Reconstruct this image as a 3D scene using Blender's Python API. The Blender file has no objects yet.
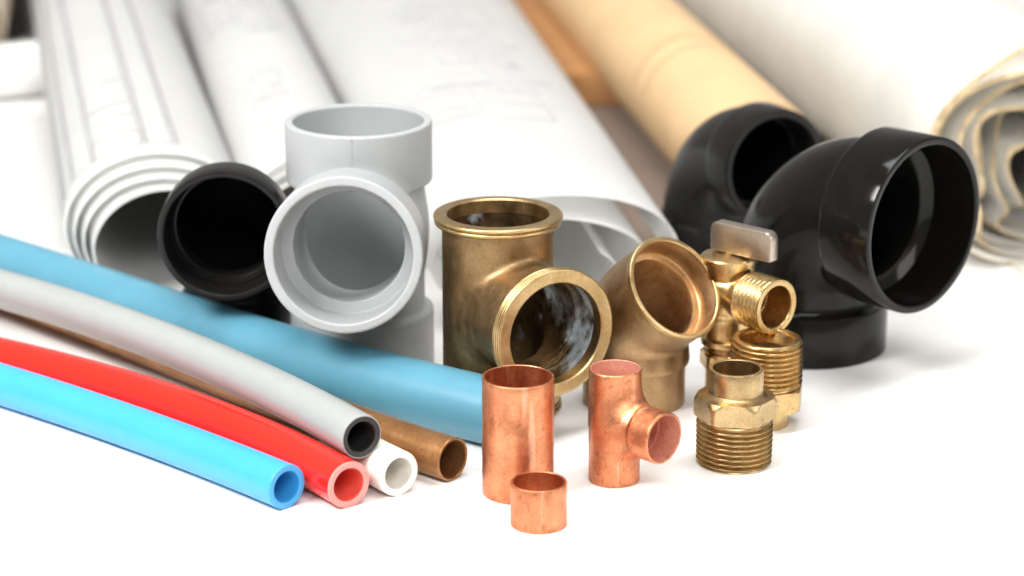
import bpy, math, random
import numpy as np
from mathutils import Vector
random.seed(4)
CM = 0.01                       # everything below is written in centimetres
scene = bpy.context.scene
col = scene.collection
PI = math.pi

# ------------------------------------------------------------------ materials
def mat_new(name):
    m = bpy.data.materials.new(name); m.use_nodes = True
    nt = m.node_tree
    return m, nt, nt.nodes['Principled BSDF']

def N(nt, typ, **kw):
    n = nt.nodes.new(typ)
    for k, v in kw.items():
        if k in n.inputs: n.inputs[k].default_value = v
        else: setattr(n, k, v)
    return n

def ramp(nt, src, stops):
    r = nt.nodes.new('ShaderNodeValToRGB')
    el = r.color_ramp.elements
    while len(el) < len(stops): el.new(0.5)
    for e, (p, c) in zip(el, stops):
        e.position = p; e.color = (*c, 1) if len(c) == 3 else c
    nt.links.new(src, r.inputs[0]); return r

def noise(nt, scale, detail=4, rough=0.55, stretch=None, dist=0.0):
    tc = nt.nodes.new('ShaderNodeTexCoord')
    mp = nt.nodes.new('ShaderNodeMapping')
    if stretch: mp.inputs['Scale'].default_value = stretch
    nt.links.new(tc.outputs['Object'], mp.inputs[0])
    n = N(nt, 'ShaderNodeTexNoise', Scale=scale, Detail=detail, Roughness=rough, Distortion=dist)
    nt.links.new(mp.outputs[0], n.inputs['Vector'])
    return n

def mixc(nt, fac, a, b, mode='MIX'):
    m = nt.nodes.new('ShaderNodeMix'); m.data_type = 'RGBA'; m.blend_type = mode
    for s, v in ((0, fac), (6, a), (7, b)):
        if hasattr(v, 'is_output'): nt.links.new(v, m.inputs[s])
        else: m.inputs[s].default_value = v if s == 0 else (*v, 1)
    return m.outputs[2]

def bump(nt, bs, src, strength, dist=0.0002, prev=None):
    b = N(nt, 'ShaderNodeBump', Strength=strength, Distance=dist)
    nt.links.new(src, b.inputs['Height'])
    if prev: nt.links.new(prev, b.inputs['Normal'])
    nt.links.new(b.outputs[0], bs.inputs['Normal'])
    return b.outputs[0]

def metal(name, base, dark, rough=(0.25, 0.45), spots=0.5, patina=None, spot_scale=420, cloud_scale=90, stretch=None, wobble=.25, scuff=0.0):
    m, nt, bs = mat_new(name)
    bs.inputs['Metallic'].default_value = 1
    cloud = noise(nt, cloud_scale, 5, 0.6)
    c = ramp(nt, cloud.outputs[0], [(0.32, dark), (0.62, base)])
    sp = noise(nt, spot_scale, 3, 0.6)
    sr = ramp(nt, sp.outputs[0], [(0.60, (0, 0, 0)), (0.70, (spots,) * 3)])
    out = mixc(nt, sr.outputs[0], c.outputs[0], tuple(x * 0.35 for x in dark))
    if patina:
        pn = noise(nt, 160, 6, 0.65, dist=0.6)
        pr = ramp(nt, pn.outputs[0], [(0.46, (0, 0, 0)), (0.58, (1, 1, 1))])
        out = mixc(nt, pr.outputs[0], out, patina)
    if scuff:
        sn = noise(nt, 95, 9, 0.72, (1, 1, .7), dist=1.2)
        sc_ = ramp(nt, sn.outputs[0], [(0.54, (0, 0, 0)), (0.60, (scuff,) * 3)])
        out = mixc(nt, sc_.outputs[0], out, (0.40, 0.16, 0.075))
        ln = noise(nt, 220, 2, 0.5, (1, 1, .06))
        lr = ramp(nt, ln.outputs[0], [(0.62, (0, 0, 0)), (0.66, (.5,) * 3)])
        out = mixc(nt, lr.outputs[0], out, (0.92, 0.55, 0.38))
    mg = noise(nt, 1500, 3, 0.7)
    mr = ramp(nt, mg.outputs[0], [(0.35, (0.78,) * 3), (0.65, (1.0,) * 3)])
    out = mixc(nt, 1.0, out, mr.outputs[0], 'MULTIPLY')
    nt.links.new(out, bs.inputs['Base Color'])
    rn = noise(nt, 250, 4, 0.6, stretch)
    rr = ramp(nt, rn.outputs[0], [(0.3, (rough[0],) * 3), (0.7, (rough[1],) * 3)])
    nt.links.new(rr.outputs[0], bs.inputs['Roughness'])
    fine = noise(nt, 900, 4, 0.6, stretch)
    n1 = bump(nt, bs, fine.outputs[0], 0.30, 0.0002)
    wob = noise(nt, 130, 2, 0.5)
    bump(nt, bs, wob.outputs[0], wobble, 0.0006, n1)
    return m

def plastic(name, base, rough=0.3, var=0.06, sss=0.0, sss_r=(1, 1, 1), bumpy=0.08, scale=120, stretch=None, coat=0.0, spec=0.5):
    m, nt, bs = mat_new(name)
    n = noise(nt, scale, 4, 0.6, stretch)
    a = tuple(x * (1 - var) for x in base); b = tuple(min(1, x * (1 + var)) for x in base)
    c = ramp(nt, n.outputs[0], [(0.35, a), (0.65, b)])
    nt.links.new(c.outputs[0], bs.inputs['Base Color'])
    bs.inputs['Roughness'].default_value = rough
    bs.inputs['Specular IOR Level'].default_value = spec
    if sss:
        bs.inputs['Subsurface Weight'].default_value = sss
        bs.inputs['Subsurface Radius'].default_value = sss_r
        bs.inputs['Subsurface Scale'].default_value = 0.003
    bs.inputs['Coat Weight'].default_value = coat
    f = noise(nt, scale * 6, 3, 0.5, stretch) if bumpy else None
    if bumpy: bump(nt, bs, f.outputs[0], bumpy, 0.0002)
    return m

M = {}
M['copper'] = metal('copper', (0.84, 0.345, 0.175), (0.60, 0.22, 0.105), (0.33, 0.50), 0.45, scuff=.55, spot_scale=300, stretch=(1, 1, .35))
M['copper_inner'] = metal('copper_inner', (0.86, 0.40, 0.28), (0.62, 0.25, 0.17), (0.45, 0.6), 0.5)
M['copper_inner'].node_tree.nodes['Principled BSDF'].inputs['Metallic'].default_value = .35
M['brass_old'] = metal('weathered_brass', (0.42, 0.275, 0.135), (0.27, 0.17, 0.08), (0.38, 0.56), 0.35, cloud_scale=60)
M['brass_rim'] = metal('worn_brass_rim', (0.68, 0.49, 0.25), (0.50, 0.33, 0.14), (0.28, 0.42), 0.2)
M['brass_lined'] = metal('limescaled_brass', (0.26, 0.17, 0.08), (0.09, 0.06, 0.035), (0.35, 0.6), 0.4, patina=None)
def add_patina(m):
    nt = m.node_tree; bs = nt.nodes['Principled BSDF']
    pn = noise(nt, 60, 8, 0.68, dist=0.25)
    tc = nt.nodes.new('ShaderNodeTexCoord'); sx = nt.nodes.new('ShaderNodeSeparateXYZ'); nt.links.new(tc.outputs['Object'], sx.inputs[0])
    ma = N(nt, 'ShaderNodeMath', operation='MULTIPLY_ADD'); ma.inputs[1].default_value = 9; ma.inputs[2].default_value = -.20
    nt.links.new(sx.outputs[0], ma.inputs[0])
    cl = N(nt, 'ShaderNodeMath', operation='MINIMUM'); cl.inputs[1].default_value = .10; nt.links.new(ma.outputs[0], cl.inputs[0])
    cl2 = N(nt, 'ShaderNodeMath', operation='MAXIMUM'); cl2.inputs[1].default_value = -.10; nt.links.new(cl.outputs[0], cl2.inputs[0])
    ad = N(nt, 'ShaderNodeMath', operation='ADD'); nt.links.new(cl2.outputs[0], ad.inputs[0]); nt.links.new(pn.outputs[0], ad.inputs[1])
    pr = ramp(nt, ad.outputs[0], [(0.47, (0, 0, 0)), (0.60, (1, 1, 1))])
    pc = noise(nt, 300, 5, 0.7)
    pcr = ramp(nt, pc.outputs[0], [(0.35, (0.24, 0.30, 0.34)), (0.7, (0.60, 0.66, 0.68))])
    src = bs.inputs['Base Color'].links[0].from_socket
    nt.links.new(mixc(nt, pr.outputs[0], src, pcr.outputs[0]), bs.inputs['Base Color'])
    inv = ramp(nt, ad.outputs[0], [(0.47, (1, 1, 1)), (0.60, (0, 0, 0))])
    nt.links.new(inv.outputs[0], bs.inputs['Metallic'])
add_patina(M['brass_lined'])
M['bronze'] = metal('bronze', (0.52, 0.345, 0.185), (0.39, 0.245, 0.125), (0.34, 0.48), 0.25, cloud_scale=70)
M['bronze_inner'] = metal('bronze_inner', (0.74, 0.51, 0.29), (0.56, 0.36, 0.18), (0.36, 0.5), 0.3)
M['brass'] = metal('bright_brass', (0.72, 0.51, 0.25), (0.54, 0.36, 0.15), (0.24, 0.38), 0.4, spot_scale=260, wobble=.1)
M['brass_dull'] = metal('dull_brass', (0.60, 0.44, 0.23), (0.44, 0.30, 0.14), (0.26, 0.40), 0.5, spot_scale=260, wobble=.12)
M['nickel'] = metal('nickel', (0.56, 0.49, 0.41), (0.53, 0.46, 0.38), (0.34, 0.38), 0.0)
M['grey_pvc'] = plastic('grey_pvc', (0.375, 0.39, 0.392), 0.42, 0.035, scale=60, bumpy=0.06)
M['black'] = plastic('black_abs', (0.006, 0.0055, 0.005), 0.11, 0.2, scale=80, bumpy=0.03, spec=.24)
M['black_satin'] = plastic('black_abs_satin', (0.010, 0.0095, 0.009), 0.26, 0.2, scale=90, bumpy=0.06, spec=.24)
M['light_blue'] = plastic('light_blue_pipe', (0.055, 0.37, 0.74), 0.32, 0.03, 0.2, (0.3, 0.7, 1.0), bumpy=0)
M['red'] = plastic('red_pipe', (0.80, 0.020, 0.010), 0.2, 0.04, 0.12, (1.0, 0.2, 0.12), bumpy=0, coat=.3)
M['red_bore'] = plastic('red_pipe_bore', (0.88, 0.14, 0.10), 0.35, 0.06, 0.6, (1.0, 0.25, 0.15))
M['red_cut'] = plastic('red_pipe_cut_end', (0.90, 0.30, 0.27), 0.5, 0.08, 0.5, (1.0, 0.3, 0.2))
M['pipe_grey'] = plastic('pale_grey_pipe', (0.335, 0.35, 0.34), 0.30, 0.02, bumpy=0)
M['core'] = plastic('black_pipe_core', (0.022, 0.022, 0.021), 0.5, 0.15)
M['core_bore'] = plastic('black_pipe_bore', (0.02, 0.02, 0.02), 0.35, 0.15)
M['cream'] = plastic('white_pipe', (0.84, 0.81, 0.74), 0.35, 0.02, 0.4, (1.0, 0.8, 0.6), bumpy=0)
M['teal'] = plastic('teal_blue_pipe', (0.095, 0.28, 0.38), 0.36, 0.05, 0.15, (0.4, 0.8, 1.0), scale=50, bumpy=0)
M['brown'] = metal('brown_copper_pipe', (0.50, 0.25, 0.10), (0.34, 0.155, 0.055), (0.28, 0.42), 0.4, cloud_scale=50)
M['brown'].node_tree.nodes['Principled BSDF'].inputs['Metallic'].default_value = 0.7
M['paper'] = plastic('drawing_paper', (0.90, 0.90, 0.89), 0.7, 0.012, scale=40, bumpy=0.05, spec=0.25)
M['paper_edge'] = plastic('drawing_paper_edge', (0.78, 0.78, 0.76), 0.8, 0.05, spec=0.2)
M['old_edge'] = plastic('yellowed_paper_edge', (0.66, 0.51, 0.31), 0.85, 0.28, scale=150, spec=0.2)
M['old_paper'] = plastic('old_paper', (0.93, 0.92, 0.89), 0.7, 0.03, scale=25, spec=0.25)
M['ink'] = plastic('grey_ink', (0.36, 0.36, 0.355), 0.7, 0.15, scale=200, spec=0.2)
M['ink_faint'] = plastic('faint_grey_ink', (0.52, 0.52, 0.525), 0.7, 0.08, scale=200, spec=0.2)
M['kraft'] = plastic('kraft_card', (0.66, 0.455, 0.25), 0.6, 0.05, scale=30, spec=0.3, bumpy=0.1)
M['kraft_line'] = plastic('kraft_card_seam', (0.56, 0.36, 0.17), 0.7, 0.05, spec=0.2)
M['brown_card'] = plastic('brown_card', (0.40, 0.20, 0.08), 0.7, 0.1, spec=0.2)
M['beige'] = plastic('beige_paper', (0.62, 0.52, 0.40), 0.8, 0.05, spec=0.2)
M['table'] = plastic('white_table', (0.85, 0.84, 0.82), 0.38, 0.008, scale=12, bumpy=0.03, spec=0.35)
def translucent(m, fac):
    nt = m.node_tree; bs = nt.nodes['Principled BSDF']; out = nt.nodes['Material Output']
    tr = nt.nodes.new('ShaderNodeBsdfTranslucent'); mx = nt.nodes.new('ShaderNodeMixShader'); mx.inputs[0].default_value = fac
    nt.links.new(bs.inputs['Base Color'].links[0].from_socket, tr.inputs[0])
    nt.links.new(bs.outputs[0], mx.inputs[1]); nt.links.new(tr.outputs[0], mx.inputs[2]); nt.links.new(mx.outputs[0], out.inputs[0])
translucent(M['paper'], .68); translucent(M['old_paper'], .62)
M['taupe'] = plastic('taupe_card', (0.26, 0.205, 0.17), 0.7, 0.06, scale=20, spec=0.2)  # dark tone painted in for the shaded table between the rolls
M['case'] = plastic('black_case', (0.02, 0.018, 0.017), 0.5, 0.2, scale=40)

# ------------------------------------------------------------------ objects
def empty(name, label, cat, base, group=None):
    o = bpy.data.objects.new(name, None); col.objects.link(o)
    o.location = [c * CM for c in base]; o.empty_display_size = 0.01
    o['label'] = label; o['category'] = cat
    if group: o['group'] = group
    o['_b'] = list(base)
    return o

def world_base(p):
    b = np.zeros(3)
    while p is not None:
        b = b + np.array(p.location) / CM; p = p.parent
    return b

def mesh_obj(name, V, Fc, mats, parent=None, base=None, midx=None, normals=None, sharp=35, label=None):
    """V in world centimetres"""
    V = np.asarray(V, float)
    if parent is not None: b = world_base(parent)
    else: b = np.array(base if base is not None else (0, 0, 0), float)
    me = bpy.data.meshes.new(name)
    me.from_pydata(((V - b) * CM).tolist(), [], [tuple(int(i) for i in f) for f in Fc])
    if not isinstance(mats, (list, tuple)): mats = [mats]
    for mm in mats: me.materials.append(mm)
    me.polygons.foreach_set('use_smooth', [True] * len(me.polygons))
    if midx is not None: me.polygons.foreach_set('material_index', [int(i) for i in midx])
    me.update()
    if normals is not None:
        me.normals_split_custom_set_from_vertices([tuple(n) for n in normals])
    elif sharp: me.set_sharp_from_angle(angle=math.radians(sharp))
    o = bpy.data.objects.new(name, me); col.objects.link(o)
    if parent is not None: o.parent = parent
    else: o.location = [c * CM for c in b]
    if label: o['label'] = label
    return o

def tag(o, label, cat, group=None, kind=None):
    if label: o['label'] = label
    if cat: o['category'] = cat
    if group: o['group'] = group
    if kind: o['kind'] = kind
    return o

def frame(n):
    n = np.array(n, float); n /= np.linalg.norm(n)
    a = np.cross(n, (0, 0, 1.0))
    if np.linalg.norm(a) < 1e-3: a = np.array((1.0, 0, 0))
    a /= np.linalg.norm(a); b = np.cross(n, a)
    return a, b, n

def grid_faces(nr, nc, closed_r=True):
    F = []
    for i in range(nr if closed_r else nr - 1):
        i2 = (i + 1) % nr
        for j in range(nc):
            k = (j + 1) % nc
            F.append((i * nc + j, i * nc + k, i2 * nc + k, i2 * nc + j))
    return F

def lathe(c, n, prof, seg=128, closed=True, mod=None):
    """rings of (axial, radius) about the axis n through c; mod(i, theta, a, r) -> (a, r)"""
    a, b, n = frame(n); c = np.array(c, float)
    V = []
    for i, (s, r) in enumerate(prof):
        for j in range(seg):
            t = 2 * PI * j / seg
            s2, r2 = (mod(i, t, s, r) if mod else (s, r))
            V.append(c + n * s2 + r2 * (math.cos(t) * a + math.sin(t) * b))
    return V, grid_faces(len(prof), seg, closed)

def tube_prof(L, ro, ri, bev=0.03, s0=0.0):
    return [(s0 + bev, ro), (s0 + L - bev, ro), (s0 + L - bev * .3, ro - bev * .3), (s0 + L, ro - bev), (s0 + L, ri + bev), (s0 + L - bev * .3, ri + bev * .3), (s0 + L - bev, ri),
            (s0 + bev, ri), (s0 + bev * .3, ri + bev * .3), (s0, ri + bev), (s0, ro - bev), (s0 + bev * .3, ro - bev * .3)]

def densify(prof, step):
    out = []
    for (s, r), (s2, r2) in zip(prof, prof[1:] + prof[:1]):
        k = max(1, int(math.hypot(s2 - s, r2 - r) / step))
        for q in range(k): out.append((s + (s2 - s) * q / k, r + (r2 - r) * q / k))
    return out

def densify_open(prof, step):
    return densify(prof, step)[:-max(1, int(math.hypot(prof[0][0] - prof[-1][0], prof[0][1] - prof[-1][1]) / step))] + [prof[-1]]

# a path: dense points; swept profile rings
class Path:
    def __init__(s, pts):
        s.p = np.array(pts, float)
        d = np.linalg.norm(np.diff(s.p, axis=0), axis=1)
        s.s = np.concatenate([[0], np.cumsum(d)]); s.L = s.s[-1]
        s.t = np.gradient(s.p, axis=0); s.t /= np.linalg.norm(s.t, axis=1)[:, None]
        s.t[0] = (s.p[1] - s.p[0]) / np.linalg.norm(s.p[1] - s.p[0]); s.t[-1] = (s.p[-1] - s.p[-2]) / np.linalg.norm(s.p[-1] - s.p[-2])
        a, b, _ = frame(s.t[0]); A = [a]
        for i in range(1, len(s.p)):
            v = A[-1] - s.t[i] * (A[-1] @ s.t[i]); A.append(v / np.linalg.norm(v))
        s.a = np.array(A)
    def at(s, x):
        x = min(max(x, 0), s.L)
        f = lambda Q: np.array([np.interp(x, s.s, Q[:, k]) for k in range(3)])
        c = f(s.p); t = f(s.t); t /= np.linalg.norm(t); a = f(s.a); a -= t * (a @ t); a /= np.linalg.norm(a)
        return c, a, np.cross(t, a), t

def sweep(path, prof, seg=96):
    V = []
    for s, r in prof:
        c, a, b, t = path.at(s)
        for j in range(seg):
            q = 2 * PI * j / seg
            V.append(c + r * (math.cos(q) * a + math.sin(q) * b))
    return V, grid_faces(len(prof), seg, True)

def elbow_path(base, corner, end, d, n=28):
    base, corner, end = (np.array(x, float) for x in (base, corner, end))
    u = (base - corner) / np.linalg.norm(base - corner); w = (end - corner) / np.linalg.norm(end - corner)
    al = math.acos(u @ w); R = d * math.tan(al / 2)
    A = corner + u * d; B = corner + w * d
    bis = (u + w) / np.linalg.norm(u + w); O = corner + bis * (R / math.sin(al / 2))
    e1 = (A - O) / R; e2 = (B - O) - e1 * ((B - O) @ e1); e2 /= np.linalg.norm(e2)
    phi = math.acos(max(-1, min(1, ((A - O) @ (B - O)) / R / R)))
    pts = [base + (A - base) * k / 8 for k in range(8)]
    pts += [O + R * (math.cos(phi * k / n) * e1 + math.sin(phi * k / n) * e2) for k in range(n + 1)]
    pts += [B + (end - B) * (k + 1) / 8 for k in range(8)]
    return Path(pts), np.linalg.norm(A - base), R * phi

def catmull(pts, per=24):
    P = [np.array(p, float) for p in pts]
    P = [2 * P[0] - P[1]] + P + [2 * P[-1] - P[-2]]
    out = []
    for i in range(1, len(P) - 2):
        for k in range(per):
            t = k / per
            out.append(0.5 * ((2 * P[i]) + (-P[i - 1] + P[i + 1]) * t + (2 * P[i - 1] - 5 * P[i] + 4 * P[i + 1] - P[i + 2]) * t * t + (-P[i - 1] + 3 * P[i] - 3 * P[i + 1] + P[i + 2]) * t ** 3))
    out.append(P[-2]); return out

def split_obj(V, Fc, sel, name, mat, parent, normals=None, sharp=35, label=None):
    """build only the faces in sel"""
    Fs = [Fc[i] for i in sel]
    used = sorted({v for f in Fs for v in f}); mp = {v: i for i, v in enumerate(used)}
    V = np.asarray(V)
    return mesh_obj(name, V[used], [[mp[v] for v in f] for f in Fs], mat, parent,
                    normals=None if normals is None else np.asarray(normals)[used], sharp=sharp, label=label)

# ------------------------------------------------------------------ implicit surfaces (tees, valve body)
def cylinder(P, c, n, s0, s1, r, rnd=0.03):
    n = np.array(n, float); n /= np.linalg.norm(n)
    q = P - np.array(c, float); s = q @ n
    d = np.sqrt(np.maximum((q * q).sum(-1) - s * s, 0)) - r + rnd
    h = np.abs(s - (s0 + s1) / 2) - (s1 - s0) / 2 + rnd
    return np.minimum(np.maximum(d, h), 0) + np.sqrt(np.maximum(d, 0) ** 2 + np.maximum(h, 0) ** 2) - rnd
def smin(a, b, k):
    h = np.maximum(k - np.abs(a - b), 0) / k
    return np.minimum(a, b) - h * h * k * 0.25
def smax(a, b, k): return -smin(-a, -b, k)

def surface_net(f, lo, hi, h):
    lo = np.array(lo, float); hi = np.array(hi, float)
    n = np.ceil((hi - lo) / h).astype(int) + 1
    xs = [lo[k] + h * np.arange(n[k]) for k in range(3)]
    D = np.empty(n)
    Y, Z = np.meshgrid(xs[1], xs[2], indexing='ij')
    for i, x in enumerate(xs[0]):
        D[i] = f(np.stack([np.full_like(Y, x), Y, Z], -1))
    S = D < 0
    cnt = np.zeros(n - 1, int); acc = np.zeros(tuple(n - 1) + (3,))
    off = [(i, j, k) for i in (0, 1) for j in (0, 1) for k in (0, 1)]
    sl = lambda o, A: A[o[0]:A.shape[0] - 1 + o[0], o[1]:A.shape[1] - 1 + o[1], o[2]:A.shape[2] - 1 + o[2]]
    for a in off:
        for ax in range(3):
            if a[ax]: continue
            b = list(a); b[ax] = 1
            da, db = sl(a, D), sl(b, D); cr = (da < 0) != (db < 0)
            t = np.where(cr, da / np.where(cr, da - db, 1), 0)
            p = np.array(a, float)
            for k in range(3): acc[..., k] += np.where(cr, p[k] + (t if k == ax else 0), 0)
            cnt += cr
    act = cnt > 0
    idx = -np.ones(cnt.shape, int); idx[act] = np.arange(act.sum())
    ijk = np.argwhere(act)
    V = lo + h * (ijk + acc[act] / cnt[act][:, None])
    Fc = []
    for ax in range(3):
        u, v = (ax + 1) % 3, (ax + 2) % 3
        A = S.take(range(0, n[ax] - 1), ax); B = S.take(range(1, n[ax]), ax)
        E = np.argwhere(A != B)
        E = E[(E[:, u] > 0) & (E[:, v] > 0) & (E[:, u] < n[u] - 1) & (E[:, v] < n[v] - 1)]
        s = S[E[:, 0], E[:, 1], E[:, 2]]
        def g(du, dv):
            q = E.copy(); q[:, u] -= du; q[:, v] -= dv; return idx[q[:, 0], q[:, 1], q[:, 2]]
        Q = np.stack([g(1, 1), g(0, 1), g(0, 0), g(1, 0)], 1)
        Q[~s] = Q[~s][:, ::-1]
        Fc.append(Q)
    Fc = np.concatenate(Fc)
    e = h * 0.05
    def grad(V):
        G = np.stack([f(V + np.eye(3)[k] * e) - f(V - np.eye(3)[k] * e) for k in range(3)], -1) / (2 * e)
        return G / np.maximum(np.linalg.norm(G, axis=1), 1e-6)[:, None]
    for _ in range(3):
        G = grad(V); V = V - G * np.clip(f(V), -h * .5, h * .5)[:, None]
    return V, Fc, grad(V)

# ------------------------------------------------------------------ the setting
def sheet(name, x0, x1, y0, y1, z, nx=2, ny=2):
    V = [(x0 + (x1 - x0) * i / nx, y0 + (y1 - y0) * j / ny, z) for j in range(ny + 1) for i in range(nx + 1)]
    return V, [(j * (nx + 1) + i, j * (nx + 1) + i + 1, (j + 1) * (nx + 1) + i + 1, (j + 1) * (nx + 1) + i) for j in range(ny) for i in range(nx)]
V, Fc = sheet('table', -260, 260, -120, 330, 0)
tag(mesh_obj('table_surface', V, Fc, M['table']), None, None, kind='structure')

# ------------------------------------------------------------------ copper fittings
g_cu = 'copper fittings standing on the table'
V, Fc = lathe((0.2, 77.85, 0), (0, 0, 1), densify([(0.03, 1.2), (4.07, 1.2), (4.09, 1.19), (4.1, 1.175), (4.1, 1.135), (4.08, 1.12), (2.3, 1.12), (2.2, 1.07), (1.9, 1.07), (1.8, 1.12), (0.02, 1.12), (0, 1.135), (0, 1.18)], 0.25), 144)
tag(mesh_obj('copper_coupling', V, Fc, M['copper'], base=(0.2, 77.85, 0)), 'tall plain copper coupling tube standing upright behind the short copper ring', 'pipe coupling')
V, Fc = lathe((0.86, 75.1, 0), (0, 0, 1), densify([(0.03, 0.915), (1.45, 0.915), (1.47, 0.905), (1.48, 0.89), (1.48, 0.86), (1.46, 0.84), (0.02, 0.83), (0, 0.85), (0, 0.885)], 0.2), 128)
tag(mesh_obj('copper_ring', V, Fc, M['copper'], base=(0.86, 75.1, 0)), 'short copper ring in front of the tall copper tube, nearest object to the viewer', 'pipe coupling')

def pick(V, Fc, fn):
    C = np.asarray(V)[np.asarray(Fc)].mean(1)
    m = fn(C); return np.where(m)[0]

# copper tee
cb = np.array((3.46, 79.0, 0)); cz = 2.06; bd = np.array((.707, -.707, 0)); bL = 2.22
def f_cutee(P):
    main = smin(cylinder(P, cb, (0, 0, 1), 0, 3.98, 0.87, .04), cylinder(P, cb, (0, 0, 1), 1.95, 3.98, 0.885, .05), .06)
    c = cb + (0, 0, cz)
    br = smin(cylinder(P, c, bd, 0, bL, 0.84, .03), cylinder(P, c, bd, 1.35, bL, 0.88, .04), .10)
    o = smin(main, br, .75)
    hole = np.minimum(cylinder(P, cb, (0, 0, 1), -1, 5, 0.74, 0), cylinder(P, c, bd, 0, 4, 0.73, 0))
    hole = np.minimum(hole, np.minimum(np.minimum(cylinder(P, cb, (0, 0, 1), 2.9, 5, 0.81, 0), cylinder(P, cb, (0, 0, 1), -1, 1.15, .81, 0)), cylinder(P, c, bd, 1.3, 4, 0.80, 0)))
    return smax(o, -hole, .03)
V, Fc, Nn = surface_net(f_cutee, (2.4, 76.4, -.1), (6.0, 80.1, 4.1), 0.03)
t = empty('copper_tee', 'copper tee joint with its open branch pointing right, beside the tall copper tube', 'tee joint', cb)
cc = cb + (0, 0, cz)
def in_br(C):
    q = C - cc; s = q @ bd; r = np.linalg.norm(q - np.outer(s, bd), axis=1)
    return (s > 1.22) & (r < 1.0) & (np.abs(C[:, 2] - cz) < 1.0)
def f_cuout(P):
    c = cb + (0, 0, cz)
    return smin(cylinder(P, cb, (0, 0, 1), -.5, 4.5, .87, 0), cylinder(P, c, bd, 0, bL + .5, .84, 0), .75)
C = V[Fc].mean(1); i_ = np.where(f_cuout(C) < -.03)[0]
b_ = np.setdiff1d(pick(V, Fc, in_br), i_); a_ = np.setdiff1d(np.arange(len(Fc)), np.union1d(b_, i_))
split_obj(V, Fc, i_, 'inner_wall', M['copper_inner'], t, Nn)
split_obj(V, Fc, a_, 'body', M['copper'], t, Nn); split_obj(V, Fc, b_, 'branch_socket', M['copper'], t, Nn)

# ------------------------------------------------------------------ brass tee (old, limescaled inside)
tb = np.array((-0.5, 86.25, 0)); tz = 3.94; td = np.array((.5, -.866, 0)); tL = 4.1
tcn = tb + (0, 0, tz)
def f_br_out(P):
    main = cylinder(P, tb, (0, 0, 1), 0, 7.25, 2.02, .05)
    br = cylinder(P, tcn, td, 0, tL - .1, 2.0, .05)
    return smin(main, br, .30)
def f_brtee(P):
    hole = np.minimum(cylinder(P, tb, (0, 0, 1), -1, 9, 1.70, 0), cylinder(P, tcn, td, 0, 6, 1.70, 0))
    hole = np.minimum(hole, np.minimum(cylinder(P, tb, (0, 0, 1), 6.0, 9, 1.86, 0), cylinder(P, tcn, td, tL - 1.5, 6, 1.86, 0)))
    return smax(f_br_out(P), -hole, .04)
V, Fc, Nn = surface_net(f_brtee, (-2.9, 81.9, -.1), (3.9, 88.5, 7.4), 0.06)
t = empty('brass_tee', 'large weathered brass tee with rimmed mouths and grey scale inside, behind the copper tube', 'tee joint', tb)
C = np.asarray(V)[Fc].mean(1)
q = C - tcn; sb = q @ td; rb = np.linalg.norm(q - np.outer(sb, td), axis=1); rm = np.hypot(C[:, 0] - tb[0], C[:, 1] - tb[1])
inner = ((rm < 1.93) & ((sb < 1.2) | (rb > 2.3))) | ((sb > 0) & (rb < 1.92) & ((rm > 1.9) | (rm < 1.93)) & (sb > 0.5))
inner &= ~((rm > 1.95) & (rb > 1.92))
outside = f_br_out(C) > -0.06
bsel = (~inner | outside)
branch = bsel & (sb > 2.3) & (rb < 2.2)
split_obj(V, Fc, np.where(~bsel)[0], 'inner_lining', M['brass_lined'], t, Nn, label='dark inside wall patched with grey-blue scale')
split_obj(V, Fc, np.where(bsel & ~branch)[0], 'body', M['brass_old'], t, Nn)
split_obj(V, Fc, np.where(branch)[0], 'branch', M['brass_old'], t, Nn)
def bead(L, ro, ri, grooves=2):
    p = [(0, 2.03)]
    w = L / grooves
    for k in range(grooves):
        for q in range(7):
            a = PI * (q + .5) / 7
            p.append((k * w + w * (0.5 - 0.5 * math.cos(a)), ro - 0.085 + 0.085 * math.sin(a) - 0.03 * (k == 0)))
    p += [(L, ro - .12), (L + .01, ri + .05), (L - .03, ri), (L - .5, ri - .005), (L - .5, ri + .05), (0.0, ri + .08)]
    return p
for c0, nn in ((tb + (0, 0, 6.97), (0, 0, 1)), (tb + (0, 0, .36), (0, 0, -1))):
    V, Fc = lathe(c0, nn, bead(.36, 2.33, 1.845), 128)
    mesh_obj('rim', V, Fc, M['brass_rim'], t)
V, Fc = lathe(tcn + td * (tL - .55), td, bead(.55, 2.34, 1.845, 4), 128)
mesh_obj('rim', V, Fc, M['brass_rim'], t, label='ridged polished rim of the side mouth')

# ------------------------------------------------------------------ bronze 45 degree elbow
eb = np.array((4.49, 86.79, 0)); n45 = np.array((.53, -.60, .60)); n45 /= np.linalg.norm(n45)
eo = np.array((5.87, 85.3, 4.92)); ec = np.array((4.49, 86.79, 3.30))
eo = ec + n45 * np.linalg.norm(eo - ec)
path, s1, sa = elbow_path(eb, ec, eo, 1.15)
L = path.L
prof = [(0.03, 1.88), (1.50, 1.88), (1.53, 1.89), (1.58, 2.0), (1.7, 2.03), (2.4, 1.985), (3.0, 1.98), (L - 1.4, 1.95), (L - .3, 1.95), (L - .12, 1.99), (L - .03, 1.985), (L, 1.93), (L, 1.84), (L - .04, 1.80), (L - .12, 1.79)]
prof_in = [(L - .13, 1.785), (L - 0.98, 1.775), (L - 1.02, 1.74), (L - 1.04, 1.54), (L - 1.12, 1.50), (2.6, 1.48), (1.4, 1.48), (1.35, 1.78), (0.03, 1.78), (0, 1.82), (0, 1.87)]
pf = densify_open(prof, .18) + prof_in
V, Fc = sweep(path, pf, 120)
ax = np.array([pf[min(i // 120, len(pf) - 1)][0] for i in range(len(Fc))]); ring = np.arange(len(Fc)) // 120
nout = len(densify_open(prof, .18)) - 1
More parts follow.
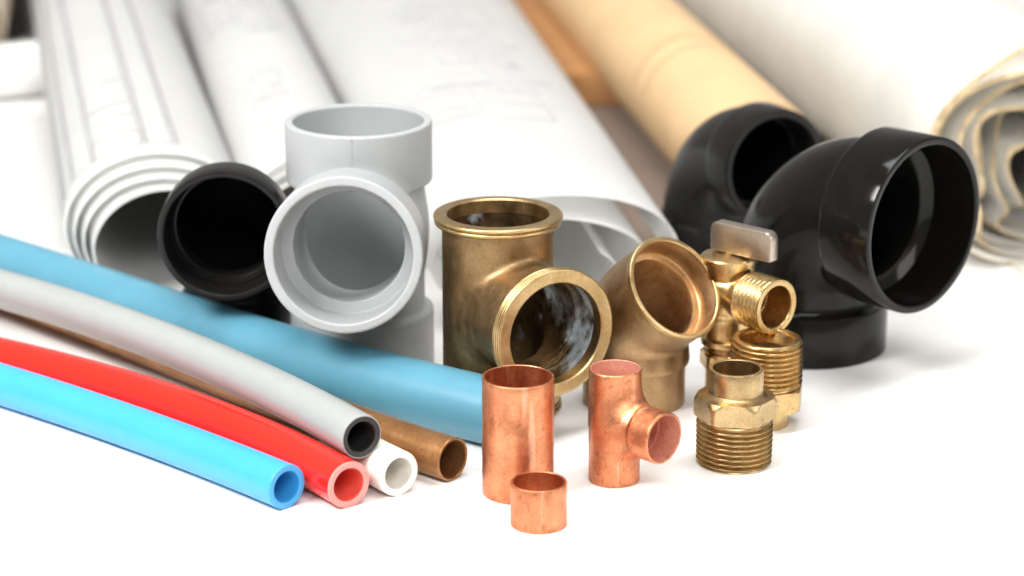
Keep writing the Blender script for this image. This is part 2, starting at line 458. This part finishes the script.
t = empty('bronze_elbow', 'bronze elbow with its round mouth tipped up to the right, behind the copper tee', 'pipe elbow', eb)
split_obj(V, Fc, np.where((ring < nout) & (ax >= 1.5) & (ax < L - .34))[0], 'body', M['bronze'], t)
split_obj(V, Fc, np.where((ring < nout) & (ax < 1.5))[0], 'lower_socket', M['bronze'], t)
split_obj(V, Fc, np.where((ring < nout) & (ax >= L - .34))[0], 'rim', M['brass_rim'], t)
split_obj(V, Fc, np.where(ring >= nout)[0], 'inner_wall', M['bronze_inner'], t)

# ------------------------------------------------------------------ brass threaded adapters
def hexr(t, apo, rot=0.0):
    a = (t + rot) % (PI / 3) - PI / 6
    return apo / math.cos(a)
def adapter(name, label, base, rot, flip, thr_r, thr_h, hex_h, sock_h, sock_r, matname, neck=0.12, hexap=1.27, pitch=0.185):
    """rings from the threaded end (axial 0) to the socket end"""
    H = thr_h + hex_h + neck + sock_h
    c = np.array(base, float); nn = (0, 0, 1)
    if flip: c = c + (0, 0, H); nn = (0, 0, -1)
    t = empty(name, label, 'threaded adapter', base, 'brass threaded adapters')
    # threaded end
    def thr(i, th, s, r):
        if r < 0: return s, -r
        ph = (s / pitch + th / (2 * PI)) % 1.0
        tri = abs(ph - .5) * 2
        fade = min(1, s / .12) * min(1, max(0, (thr_h - .04 - s)) / .10)
        taper = 1 - 0.018 * (1 - s / thr_h)
        return s, r * taper - .085 * (1 - fade) -   .155 * fade * max(0, min(1, (tri - .12) / .72))
    steps = int(thr_h / pitch * 14)
    rings = [(0, -(thr_r - .16)), (0.0, -(thr_r - .13))] + [(thr_h * (k + .5) / steps, thr_r) for k in range(steps)] + [(thr_h, -(thr_r - .12)), (thr_h, -(thr_r - .35)), (thr_h - .02, -(thr_r - .36)), (0.05, -(thr_r - .34)), (0.0, -(thr_r - .30))]
    V, Fc = lathe(c, nn, rings, 120, True, thr)
    mesh_obj('threaded_end', V, Fc, M[matname], t, sharp=50)
    # hexagon collar, chamfered corners
    cr = hexap * 1.12
    pf = [(0.0, 1.0), (0.012, hexap * .97), (0.10, 9), (hex_h * .5, 9), (hex_h - .14, 9), (hex_h - .01, hexap * .985), (hex_h, hexap * .93), (hex_h + .03, sock_r + .10), (hex_h + .03, sock_r - .05), (.02, sock_r - .05)]
    pf2 = []
    for (s, r), (s2, r2) in zip(pf, pf[1:]):
        pf2.append((s, r))
    pf2.append(pf[-1])
    def hx(i, th, s, r):
        hr = hexr(th, hexap, rot)
        hr = min(hr, cr)
        if s < .3 * hex_h and r > 2: hr = min(hr, hexap * 1.06 + s * 1.2)
        if s > .7 * hex_h and r > 2: hr = min(hr, hexap * 1.03 + (hex_h - s) * .55)
        return s + thr_h, min(r, hr)
    pf3 = pf2[:2] + [(.03, 9), (.06, 9), (.10, 9), (.16, 9), (hex_h * .5, 9), (hex_h - .26, 9), (hex_h - .19, 9), (hex_h - .13, 9), (hex_h - .07, 9), (hex_h - .02, 9)] + pf2[5:]
    V, Fc = lathe(c, nn, pf3, 240, True, hx)
    mesh_obj('hexagon_collar', V, Fc, M[matname], t, sharp=25)
    z0 = thr_h + hex_h
    pf = [(z0 + .0, sock_r + .20), (z0 + .035, sock_r + .12), (z0 + .06, sock_r + .06), (z0 + neck, sock_r), (H - .05, sock_r), (H - .01, sock_r - .02), (H, sock_r - .05), (H, sock_r - .11), (H - .02, sock_r - .14), (H - 1.0, sock_r - .145), (H - 1.02, sock_r - .26), (0.4, sock_r - .26), (.4, sock_r - .1), (z0 - .1, sock_r - .1)]
    V, Fc = lathe(c, nn, densify(pf, .3), 120)
    mesh_obj('socket', V, Fc, M[matname], t)
    return t
adapter('brass_adapter', 'brass adapter standing on its threaded end in front of the other one, plain socket up', (7.66, 80.6, 0), 0.12, False, 1.33, 1.68, .80, .84, .945, 'brass_dull')
ta = adapter('brass_adapter', 'brass adapter standing on its plain socket behind the other one, threaded end up', (9.08, 84.35, 0), 0.35, True, 1.31, 1.72, .86, .56, .87, 'brass')
# the mouth of the upturned thread: sloping inner lip
V, Fc = lathe((9.08, 84.35, 0), (0, 0, 1), densify([(3.20, 1.185), (3.245, 1.14), (3.23, 1.06), (3.12, .95), (2.95, .74), (2.90, .55), (1.0, .54), (1.0, .9), (3.0, 1.05)], .2), 96)
mesh_obj('inner_bore', V, Fc, M['brass'], ta)

# ------------------------------------------------------------------ small brass valve
vb = np.array((7.9, 87.05, 0)); vz = 4.12; vd = np.array((.645, -.764, 0)); vo = 2.45
vc = vb + (0, 0, vz)
def f_valve(P):
    o = smin(cylinder(P, vb, (0, 0, 1), 2.2, 4.95, .82, .05), cylinder(P, vc, vd, 0, 1.25, .84, .05), .2)
    o = smin(o, cylinder(P, vb, (0, 0, 1), 3.2, 4.7, .93, .25), .15)
    o = np.minimum(o, cylinder(P, vb, (0, 0, 1), 2.15, 2.42, .98, .06))
    return smax(o, -cylinder(P, vc, vd, .5, 3, .72, 0), .03)
V, Fc, Nn = surface_net(f_valve, (6.7, 85.4, 2.0), (9.7, 88.3, 5.1), 0.035)
t = empty('brass_valve', 'small brass valve with a flat nickel handle, between the bronze elbow and the black elbow', 'valve', vb)
split_obj(V, Fc, np.arange(len(Fc)), 'body', M['brass'], t, Nn)
V, Fc = lathe(vb, (0, 0, 1), densify([(0, .62), (0, .74), (.03, .77), (2.12, .77), (2.17, .74), (2.17, .60)], .3), 96)
mesh_obj('tail_pipe', V, Fc, M['brass'], t)
def hx2(i, th, s, r): return s, min(r, min(hexr(th, .90, .3), .99))
V, Fc = lathe(vb, (0, 0, 1), [(1.25, .8), (1.26, .86), (1.33, 2), (1.55, 2), (1.8, 2), (1.88, .90), (1.9, .80)], 144, True, hx2)
mesh_obj('hexagon_nut', V, Fc, M['brass'], t, sharp=25)
V, Fc = lathe(vb, (0, 0, 1), densify([(4.72, .80), (4.74, .93), (4.8, .96), (5.30, .96), (5.32, 1.04), (5.46, 1.04), (5.52, .99), (5.54, .75), (5.58, .5), (5.58, .05), (4.8, .05)], .3), 96)
mesh_obj('bonnet', V, Fc, M['brass'], t)
V, Fc = lathe(vb, (0, 0, 1), [(5.3, .05), (5.3, .2), (5.72, .2), (5.72, .05)], 48)
mesh_obj('stem', V, Fc, M['brass_rim'], t)
def thr2(i, th, s, r):
    if r < 0: return s, -r
    ph = (s / .20 + th / (2 * PI)) % 1.0
    fade = min(1, max(0, vo - .04 - s) / .1) * min(1, max(0, s - 1.12) / .1)
    return s, r - .02 * (1 - fade) - .085 * fade * min(1, abs(ph - .5) * 2 * 1.15)
pf = [(1.1, -.7), (1.1, -.93)] + [(1.1 + (vo - 1.1) * (k + .5) / 100, 1.02) for k in range(100)] + [(vo - .005, -.97), (vo, -.95), (vo, -.81), (vo - .03, -.78), (vo - .08, -.765), (1.3, -.76)]
V, Fc = lathe(vc, vd, pf, 120, True, thr2)
mesh_obj('threaded_outlet', V, Fc, M['brass'], t, sharp=50)
V, Fc = lathe(vc, vd, [(.45, .02), (.62, .3), (.55, .55), (.50, .64), (.4, .64), (.4, .02)], 48)
mesh_obj('ball', V, Fc, M['copper_inner'], t)
# handle: rounded flat bar
def bar(c, d, ln, th, z0, z1, rc, cutd=0.22):
    d = np.array(d, float); d /= np.linalg.norm(d); w = np.cross((0, 0, 1.0), d); c = np.array(c, float)
    out = []
    for (cx, cz, a0) in ((ln / 2 - rc, z1 - rc, 0), (-ln / 2 + rc, z1 - rc, PI / 2)):
        for k in range(9): a = a0 + PI / 2 * k / 8; out.append((cx + rc * math.cos(a), cz + rc * math.sin(a)))
    r2 = .08
    for (cx, cz, a0) in ((-ln / 2 + r2, z0 + r2, PI), (ln / 2 - r2, z0 + r2, 1.5 * PI)):
        for k in range(4): a = a0 + PI / 2 * k / 3; out.append((cx + r2 * math.cos(a), cz + r2 * math.sin(a)))
    cxm = 0; czm = (z0 + z1) / 2; rings = []
    bv = .07
    for y, ins in ((-th / 2, bv), (-th / 2 + bv * .3, bv * .3), (-th / 2 + bv, 0), (th / 2 - bv, 0), (th / 2 - bv * .3, bv * .3), (th / 2, bv)):
        rings.append([c + d * (x * (1 - ins / (ln / 2))) + w * y + np.array((0, 0, czm + (z - czm) * (1 - ins / ((z1 - z0) / 2)))) for x, z in out])
    n = len(out); V = [p for r in rings for p in r]
    Fc = grid_faces(len(rings), n, False)
    Fc += [tuple(range(n))[::-1], tuple(range((len(rings) - 1) * n, len(rings) * n))]
    return V, [f[::-1] for f in Fc]
V, Fc = bar((8.39, 86.70, 0), (.75, -.66, 0), 2.7, .50, 5.62, 6.72, .30)
mesh_obj('handle', V, Fc, M['nickel'], t, sharp=30)

# ------------------------------------------------------------------ grey sanitary tee
gb = np.array((-5.71, 90.5, 0)); gz = 5.52; gd = np.array((-.04, -1, .125)); gd /= np.linalg.norm(gd); gL = 6.15
gc = gb + (0, 0, gz)
def f_g_out(P):
    o = cylinder(P, gb, (0, 0, 1), .2, 9.6, 2.40, .05)
    o = smin(o, cylinder(P, gc, gd, 0, gL - .2, 2.42, .05), .8)
    hubs = np.minimum(np.minimum(cylinder(P, gb, (0, 0, 1), 7.45, 9.73, 2.735, .07), cylinder(P, gb, (0, 0, 1), 0, 2.45, 2.735, .07)), cylinder(P, gc, gd, gL - 2.3, gL, 2.82, .08))
    return smin(o, hubs, .22)
def f_grey(P):
    hole = np.minimum(cylinder(P, gb, (0, 0, 1), -1, 12, 2.08, 0), cylinder(P, gc, gd, 0, 9, 2.02, 0))
    hole = np.minimum(hole, np.minimum(np.minimum(cylinder(P, gb, (0, 0, 1), 7.7, 12, 2.43, 0), cylinder(P, gb, (0, 0, 1), -1, 2.2, 2.43, 0)), cylinder(P, gc, gd, gL - 1.95, 9, 2.46, 0)))
    return smax(f_g_out(P), -hole, .10)
V, Fc, Nn = surface_net(f_grey, (-9.1, 83.4, -.1), (-2.7, 93.5, 9.9), 0.075)
t = empty('grey_tee', 'large pale grey plastic tee with one mouth up and one facing the viewer', 'tee joint', gb)
C = np.asarray(V)[Fc].mean(1); q = C - gc; sb = q @ gd; rb = np.linalg.norm(q - np.outer(sb, gd), axis=1)
hubb = (sb > gL - 2.25) & (rb < 3)
hubt = (C[:, 2] > 7.5) & ~hubb; hubl = (C[:, 2] < 2.4) & ~hubb
for sel, nm in ((hubb, 'branch_socket'), (hubt, 'top_socket'), (hubl, 'bottom_socket'), (~(hubb | hubt | hubl), 'body')):
    split_obj(V, Fc, np.where(sel)[0], nm, M['grey_pvc'], t, Nn)

def strip(c, r, az, dw, z0, z1, proud):
    V = []
    for z in (z0, z1):
        for (da, rr_) in ((-dw, r - .02), (-dw * .5, r + proud), (dw * .5, r + proud), (dw, r - .02)):
            a = az + da / r; V.append((c[0] + rr_ * math.cos(a), c[1] + rr_ * math.sin(a), z))
    return V, [(i, i + 1, i + 5, i + 4) for i in range(3)]
V, Fc = strip(gb, 2.735, math.radians(-92), .035, 7.6, 9.64, .012)
mesh_obj('mould_seam', V, Fc, M['grey_pvc'], t)
V, Fc = strip(gb, 2.735, math.radians(-92), .035, 9.52, 9.66, .03)
mesh_obj('mould_nib', V, Fc, M['grey_pvc'], t)

# ------------------------------------------------------------------ black elbows
def black_elbow(name, label, base, corner, end, d, ro, rbase, rt, hub, m, rim=.22, base_h=2.0, wall=.37):
    base, corner, end = (np.array(x, float) for x in (base, corner, end))
    path, s1, sa = elbow_path(base, corner, end, d); L = path.L
    oo = [(0.05, rbase), (base_h - .1, rbase), (base_h - .03, rbase - .03), (base_h, rbase - .1), (base_h + .03, rt + .10), (base_h + .12, rt + .02)]
    k = 26
    oo += [(base_h + .12 + (L - hub - .2 - base_h - .12) * (i + 1) / k, rt) for i in range(k)]
    oo += [(L - hub - .03, rt + .08), (L - hub, ro - .12), (L - hub + .02, ro - .05), (L - hub + .06, ro - .02), (L - hub + .14, ro - .005), (L - hub * .5, ro), (L - .06, ro), (L - .015, ro - .02), (L, ro - .06)]
    nout = len(oo)
    ri = ro - rim
    ii = [(L, ri + .04), (L - .02, ri + .01), (L - .06, ri), (L - hub + .3, ri - .05), (L - hub + .45, ri - .08), (L - hub + .12, rt - wall + .07), (L - hub + .12, rt - wall + .01), (L - hub - .1, rt - wall)]
    ii += [(L - hub - .1 - (L - hub - .1 - base_h) * (i + 1) / k, rt - wall) for i in range(k)]
    ii += [(base_h - .1, rbase - rim), (.05, rbase - rim), (0, rbase - rim + .05), (0, rbase - .05)]
    V, Fc = sweep(path, oo + ii, 120)
    ring = np.arange(len(Fc)) // 120; s = np.array([(oo + ii)[r][0] for r in ring])
    t = empty(name, label, 'pipe elbow', base, 'black plastic pipe elbows')
    a = s >= L - hub - .04; b = s < base_h - .02
    split_obj(V, Fc, np.where(a)[0], 'mouth_socket', m, t, sharp=40)
    split_obj(V, Fc, np.where(b)[0], 'base_socket', m, t, sharp=40)
    split_obj(V, Fc, np.where(~a & ~b)[0], 'bend', m, t, sharp=40)
    return t
black_elbow('black_elbow', 'largest glossy black elbow at the right, mouth turned right in front of the yellowed roll', (11.47, 93.33, 0), (11.47, 93.33, 5.99), (15.31, 89.2, 5.99), 3.25, 3.36, 3.24, 2.86, 2.35, M['black'], .30)
black_elbow('black_elbow', 'black elbow at the left, partly behind the grey tee, mouth facing the viewer', (-10.75, 93.7, 0), (-10.75, 93.7, 5.62), (-10.66, 89.0, 5.62), 2.6, 2.50, 2.2, 2.12, 1.6, M['black_satin'], .24, wall=.17)
black_elbow('black_elbow', 'blurred black elbow behind the valve, standing before the end of the brown tube', (8.75, 104.6, 0), (8.75, 104.6, 5.35), (10.9, 100.25, 5.35), 3.6, 2.42, 2.25, 2.2, 1.6, M['black_satin'], .34)

# ------------------------------------------------------------------ flexible pipes
def pipe(name, label, pts, ro, ri, m, m_in=None, m_end=None, core=None, cat='pipe'):
    Pc = np.array(pts, float); cs = np.concatenate([[0], np.cumsum(np.linalg.norm(np.diff(Pc, axis=0), axis=1))])
    if len(Pc) > 4:                      # one smooth bend: a cubic through the control points, exact at the cut end
        wt = np.ones(len(Pc)); wt[-1] = 8; tt = np.linspace(0, cs[-1], 160)
        Pc = np.stack([np.polyval(np.polyfit(cs, Pc[:, k], 3, w=wt), tt) for k in range(3)], 1); path = Path(Pc)
    else: path = Path(catmull(pts))
    L = path.L; n = int(L / .4)
    base = (path.p[-1][0], path.p[-1][1], 0)
    t = empty(name, label, cat, base, 'pipes laid side by side')
    bv = .035
    out = [(L * i / n, ro) for i in range(n)] + [(L - bv, ro), (L - bv * .3, ro - bv * .3), (L, ro - bv)]
    r_mid = core if core else ri
    mid = [(L, r_mid + (.0 if core else bv)), (L - bv, r_mid)] if core else [(L, ri + bv), (L - bv * .3, ri + bv * .3), (L - bv, ri)]
    n2 = int(min(L, 14) / .5)
    if core:
        V, Fc = sweep(path, out + mid + [(L - bv - (L - bv) * i / n, r_mid) for i in range(1, n + 1)], 72)
        mesh_obj('outer_wall', V, Fc, m, t)
        V, Fc = sweep(path, [(L - .5, core - .004), (L - .0, core - .004), (L + 0, ri + .03), (L - .03, ri)] + [(L - 14 * i / n2, ri) for i in range(1, n2)] + [(L - 14, core - .01)] + [(L - 14 + 14 * i / n2, core - .01) for i in range(1, n2)], 72)
        mesh_obj('core', V, Fc, M['core'], t, label='black inner layer showing at the cut end')
    else:
        prof = out + mid
        inn = [(L - bv - (L - bv) * i / n, ri) for i in range(1, n + 1)]
        V, Fc = sweep(path, prof + inn, 72)
        ring = np.arange(len(Fc)) // 72
        o_ = ring < len(out) - 3; e_ = (ring >= len(out) - 3) & (ring < len(prof) - 1)
        split_obj(V, Fc, np.where(o_ | (ring == len(prof + inn) - 1))[0], 'outer_wall', m, t)
        split_obj(V, Fc, np.where(e_)[0], 'cut_end', m_end or m, t)
        split_obj(V, Fc, np.where(~o_ & ~e_ & (ring < len(prof + inn) - 1))[0], 'bore', m_in or m, t)
    return t
pipe('plastic_pipe', 'bright light blue plastic pipe, frontmost of the pipes', [(-34, 96.5, .76), (-26, 91.6, .76), (-18.76, 86.35, .76), (-14.78, 83.2, .76), (-11.2, 80.1, .76), (-9.11, 78.1, .76), (-7.39, 76.38, .76)], .76, .54, M['light_blue'])
pipe('plastic_pipe', 'glossy red plastic pipe with a pale pink cut end', [(-34, 96.8, .8), (-26, 93.0, .8), (-19.26, 89.0, .8), (-15.11, 86.35, .8), (-11.04, 82.85, .8), (-7.9, 79.75, .8), (-5.36, 76.46, .8)], .8, .575, M['red'], M['red_bore'], m_end=M['red_cut'])
pipe('plastic_pipe', 'pale grey plastic pipe with a black core, lying on top of the others', [(-34, 102.6, 2.05), (-27, 98.4, 2.05), (-20.17, 93.95, 2.05), (-16.62, 91.4, 2.05), (-13.02, 87.64, 2.05), (-10.66, 84.73, 2.05), (-8.31, 81.78, 2.05), (-4.98, 77.6, 2.05)], .76, .53, M['pipe_grey'], core=.71)
pipe('plastic_pipe', 'white plastic pipe whose end shows under the pale grey one, beside the red pipe', [(-5.98, 80.3, .78), (-4.9, 78.97, .78), (-3.76, 77.5, .78)], .78, .55, M['cream'])
pipe('copper_pipe', 'thin-walled brown copper pipe lying between the white pipe and the thick teal one', [(-33, 106.2, .76), (-26, 101.6, .76), (-21.02, 97.75, .76), (-18.57, 95.59, .76), (-16.43, 93.29, .76), (-13.4, 90.03, .76), (-11.66, 88.19, .76), (-9.98, 86.42, .76), (-8.63, 84.95, .76), (-5.8, 82.55, .76), (-1.99, 78.85, .76)], .76, .665, M['brown'])
pipe('plastic_pipe', 'thick teal blue pipe running behind the others to the tall copper tube', [(-36, 111.5, 1.2), (-28, 105.6, 1.2), (-21.48, 100.4, 1.2), (-18.05, 97.2, 1.2), (-13.86, 92.9, 1.2), (-9.89, 89.4, 1.2), (-6.32, 86.5, 1.2), (-2.55, 83.5, 1.2), (-1.06, 82.5, 1.2), (0.35, 81.7, 1.2)], 1.2, .95, M['teal'])

# ------------------------------------------------------------------ rolls
def roll(name, label, p0, p1, a, b, turns, spacing, thick, mats, cat, base_z=0.0, th0=0.0, sag=1.0, tele=0.15, ink=(), wob=0.0, group=None, seed=1, xs=0.0, hexes=None, flare=0.0, shape=None, crumple=0.0, step=0.0):
    """spiral sheet from the outer edge inwards; near end at p0, far end at p1 (x, y)"""
    rnd = random.Random(seed)
    p0 = np.array((*p0, 0.0)); p1 = np.array((*p1, 0.0)); d = p1 - p0; Ln = np.linalg.norm(d); d /= Ln
    side = np.array((d[1], -d[0], 0)); up = np.array((0, 0, 1.0))
    per = 72; nth = int(turns * per) + 1
    ph = [rnd.uniform(0, 6.28) for _ in range(6)]
    def sec(th, off):
        k = spacing * (th - th0) / (2 * PI) + off
        w = wob * (math.sin(3 * th + ph[0]) + .6 * math.sin(5.3 * th + ph[1])) * min(1, (th - th0) / 4) * (1 + crumple / max(wob, 1e-6) * max(0, th - th0 - 9) / 12)
        aa = a - k + w; bb = b - k * (b / a) * 1.0 + w * .6
        x = aa * math.cos(th) + xs * k
        zc = b - (b - bb) * sag * 0.9
        z = zc + bb * math.sin(th)
        return x, base_z + max(z, 0.012 + .10 * max(k, 0))
    def edge(th): return tele * (.5 * math.sin(1.3 * th + ph[2]) + .3 * math.sin(3.1 * th + ph[3])) + tele * .25 * (th - th0) / 6.28 - step * (th - th0) / 6.28
    ss = [0, .02, .05, .2, .5, 1.0]
    V = []; 
    ths = [th0 + 2 * PI * turns * i / (nth - 1) for i in range(nth)]
    for off in (0, thick):
        for s in ss:
            for th in ths:
                x, z = sec(th, off); fl = 1 + flare * (1 - s)
                V.append(p0 + d * (s * Ln + edge(th) * (1 - s)) + side * x * fl + up * z)
    ns = len(ss); Fc = []; mi = []
    idx = lambda o, i, j: (o * ns + i) * nth + j
    for i in range(ns - 1):
        for j in range(nth - 1):
            Fc.append((idx(0, i, j), idx(0, i, j + 1), idx(0, i + 1, j + 1), idx(0, i + 1, j))); mi.append(0)
            Fc.append((idx(1, i, j), idx(1, i + 1, j), idx(1, i + 1, j + 1), idx(1, i, j + 1))); mi.append(0)
    for j in range(nth - 1):
        Fc.append((idx(0, 0, j), idx(1, 0, j), idx(1, 0, j + 1), idx(0, 0, j + 1))); mi.append(1)
        Fc.append((idx(0, ns - 1, j), idx(0, ns - 1, j + 1), idx(1, ns - 1, j + 1), idx(1, ns - 1, j))); mi.append(1)
    for i in range(ns - 1):
        for j in (0, nth - 1):
            Fc.append((idx(0, i, j), idx(0, i + 1, j), idx(1, i + 1, j), idx(1, i, j))); mi.append(1)
    # drawing lines on the outer turn: (s0, s1, th_a, th_b, width, material slot) in cm along, radians around
    for (s0, s1, ta, tb_, w, slot) in ink:
        n = max(2, int(abs(tb_ - ta) / .08) + 1, int((s1 - s0) / 12) + 1)
        row = []
        for k in range(n + 1):
            f = k / n; s = s0 + (s1 - s0) * f; th = ta + (tb_ - ta) * f
            along = abs(s1 - s0) > abs(tb_ - ta) * a
            for sg in (-1, 1):
                th_ = th + (sg * w / 2 / a if along else 0); s_ = s + (0 if along else sg * w / 2)
                fl = 1 + flare * (1 - s_ / Ln); x, z = sec(th_, -.03); e = edge(th_) * (1 - s_ / Ln)
                V.append(p0 + d * (s_ + e) + side * x * fl + up * z)
                row.append(len(V) - 1)
        for k in range(n):
            Fc.append((row[2 * k], row[2 * k + 1], row[2 * k + 3], row[2 * k + 2])); mi.append(slot)
    o = mesh_obj(name, V, Fc, mats, base=tuple(p0), midx=mi, sharp=40)
    return tag(o, label, cat, group)
gr = 'rolled drawings lying behind the fittings'
PM = [M['paper'], M['paper_edge'], M['ink'], M['ink_faint']]
R = math.radians
def plan(rnd, s0, s1, ta, tb, n, slot):
    out = []
    for _ in range(n):
        s = rnd.uniform(s0, s1); t = rnd.uniform(ta, tb); ds = rnd.uniform(3, 9); dt = rnd.uniform(.2, .6)
        w = rnd.uniform(.12, .2)
        out += [(s, s + ds, t, t, w, slot), (s, s + ds, t + dt, t + dt, w, slot), (s, s, t, t + dt, w, slot), (s + ds, s + ds, t, t + dt, w, slot)]
        if rnd.random() < .6: out.append((s + ds * .4, s + ds * .4, t, t + dt * .6, w, slot))
        if rnd.random() < .5: out.append((s, s + ds * .6, t + dt * .5, t + dt * .5, w, slot))
    return out
rr = random.Random(3)
# side axis points to camera right: th = 0 right, 90 top, 180 left
inkA = [(1.5, 72, R(x), R(x), .27, 2) for x in (74, 93, 128, 148, 163)] + [(1.5, 1.5, R(72), R(150), .12, 3), (4, 4, R(91), R(128), .15, 3), (7, 7, R(95), R(125), .15, 3), (9.5, 9.5, R(95), R(128), .3, 3), (14, 14, R(96), R(112), .2, 3)]
roll('rolled_drawing', 'white rolled drawing at the left with long grey lines and several nested layers', (-14.9, 100.3), (-26.0, 153), 4.0, 3.1, 4.35, .27, .07, PM, 'rolled paper', th0=R(-60), ink=inkA, group=gr, seed=2, tele=.25, xs=.3, step=.6)
inkB = plan(rr, 2, 40, R(60), R(115), 8, 3) + [(3, 3, R(45), R(120), .15, 3)]
roll('rolled_drawing', 'narrow white rolled drawing whose near end hides behind the grey tee', (-8.35, 101.5), (-21.4, 172), 3.2, 2.95, 3.2, .3, .06, PM, 'rolled paper', th0=R(-90), ink=inkB, group=gr, seed=3)
inkC = plan(rr, 12, 52, R(60), R(115), 13, 3) + [(20, 20, R(85), R(112), .3, 2), (24, 24, R(60), R(70), .3, 2), (29, 29, R(55), R(66), .35, 2), (21, 21, R(50), R(62), .2, 2), (36, 36, R(95), R(108), .3, 2)]
roll('rolled_drawing', 'widest white rolled drawing in the middle, its loose open end behind the brass tee', (1.6, 95.6), (-10.85, 172), 7.7, 2.9, 2.15, 1.5, .045, PM, 'rolled paper', th0=R(-15), ink=inkC, group=gr, seed=4, tele=.5, xs=-.15, flare=-.31)
inkK = [(s, s, R(20), R(170), .10, 2) for s in (12.0, 14.5)]
roll('cardboard_tube', 'light brown cardboard tube slanting back behind the blurred black elbow', (11.2, 109.6), (4.3, 155), 3.0, 3.0, 1.02, .05, .15, [M['kraft'], M['kraft'], M['kraft_line']], 'tube', th0=R(-90), ink=inkK, seed=5, tele=.05)

roll('rolled_drawing', 'thin white rolled drawing between the light brown tube and the thick yellowed roll', (16.0, 110.5), (8.35, 152), 1.05, 1.0, 2.5, .15, .05, PM, 'rolled paper', th0=R(-90), ink=[(1, 41, R(100), R(100), .14, 2)], group=gr, seed=7)
roll('old_paper_roll', 'thick yellowed paper roll at the right edge, creased layers showing at its end', (22.75, 103.3), (12.2, 160), 6.1, 5.2, 8.2, .47, .13, [M['old_paper'], M['old_edge']], 'rolled paper', th0=R(-100), group=gr, seed=8, tele=2.2, wob=.13, xs=.5, sag=.97, crumple=.16)
# small things at the far left
V, Fc = lathe((-29.6, 134.6, 1.55), (.88, .47, 0), tube_prof(6, 1.5, 1.25, .15), 64)
tag(mesh_obj('white_pipe_stub', V, Fc, M['paper_edge'], base=(-26, 136, 0)), 'short blurred white tube at the far left beside the lined drawing', 'tube')
roll('beige_roll', 'blurred beige roll in the top left corner', (-31.9, 140.5), (-33.2, 149), 3.0, 3.0, 2.2, .3, .08, [M['beige'], M['beige']], 'rolled paper', th0=R(-90), seed=10)
def box(c, s, bv):
    c = np.array(c, float); V = []; k = 4
    import itertools
    bmv = []
    import bmesh
    bm = bmesh.new(); bmesh.ops.create_cube(bm, size=1)
    for v in bm.verts: v.co = Vector([v.co[i] * s[i] for i in range(3)])
    bmesh.ops.bevel(bm, geom=bm.edges[:], offset=bv, segments=3, affect='EDGES')
    V = [np.array(v.co) + c for v in bm.verts]; Fc = [[v.index for v in f.verts] for f in bm.faces]
    bm.free(); return V, Fc
t = empty('black_case', 'black case in the dark gap between the beige roll and the lined drawing', 'case', (-34, 154.5, 0))
V, Fc = box((-34, 155, 4.55), (8.6, 9, 9), .6); mesh_obj('case_body', V, Fc, M['case'], t)
V, Fc = box((-34, 155, 9.5), (8.8, 9.3, .9), .3); mesh_obj('case_lid', V, Fc, M['case'], t)
V = [(3.2, 104, .02), (9.5, 104, .02), (7.5, 150, .02), (-1.0, 150, .02)]  # added flat sheet, its dark colour stands in for shade on the table
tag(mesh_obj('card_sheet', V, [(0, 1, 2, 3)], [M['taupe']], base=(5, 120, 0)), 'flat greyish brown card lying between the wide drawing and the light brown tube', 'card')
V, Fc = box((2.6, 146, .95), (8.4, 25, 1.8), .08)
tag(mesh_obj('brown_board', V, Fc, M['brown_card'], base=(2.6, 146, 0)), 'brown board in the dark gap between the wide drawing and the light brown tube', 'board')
# flat sheet of drawing at the left
V, Fc = sheet('s', -40, -17.2, 106, 132, .02, 8, 8)
tag(mesh_obj('flat_drawing_sheet', V, Fc, [M['paper']], base=(-30, 115, 0)), 'flat white paper sheet on the table left of the lined drawing', 'paper sheet')

# ------------------------------------------------------------------ camera
H = 31.7; pitch = math.radians(17.5)
cam = bpy.data.cameras.new('camera'); co = bpy.data.objects.new('camera', cam); col.objects.link(co)
co.location = (0, 0, H * CM); co.rotation_euler = (PI / 2 - pitch, 0, 0)
cam.sensor_width = 36; cam.lens = 2500 / 1024 * 36
cam.clip_start = .01; cam.clip_end = 50
cam.dof.use_dof = True; cam.dof.focus_distance = .855; cam.dof.aperture_fstop = 8.5
scene.camera = co

# ------------------------------------------------------------------ light
w = bpy.data.worlds.new('World'); scene.world = w; w.use_nodes = True
bg = w.node_tree.nodes['Background']; bg.inputs[0].default_value = (1, .98, .95, 1); bg.inputs[1].default_value = .42
def area(name, loc, target, size, size_y, power, colr=(1, 1, 1)):
    l = bpy.data.lights.new(name, 'AREA'); l.shape = 'RECTANGLE'; l.size = size; l.size_y = size_y; l.energy = power; l.color = colr
    o = bpy.data.objects.new(name, l); col.objects.link(o)
    o.location = loc; o.rotation_euler = (Vector(target) - Vector(loc)).to_track_quat('-Z', 'Y').to_euler()
area('key_softbox', (-.75, .30, 1.0), (0, .9, 0), .42, .42, 21, (1, .985, .96))
area('front_softbox', (.1, -.35, 1.05), (0, .95, .03), .8, .5, 11.5, (1, 1, 1))
area('top_softbox', (.05, .95, 1.5), (0, 1.15, 0), .9, .7, 18, (1, 1, 1))
area('fill_softbox', (1.1, .35, .6), (.05, .9, .05), .5, .6, 4, (1, .97, .93))

scene.view_settings.view_transform = 'Standard'; scene.view_settings.look = 'None'
scene.view_settings.exposure = 0; scene.view_settings.gamma = 1
scene.cycles.max_bounces = 10; scene.cycles.use_denoising = True
for o in list(bpy.data.objects):
    if '_b' in o: del o['_b']
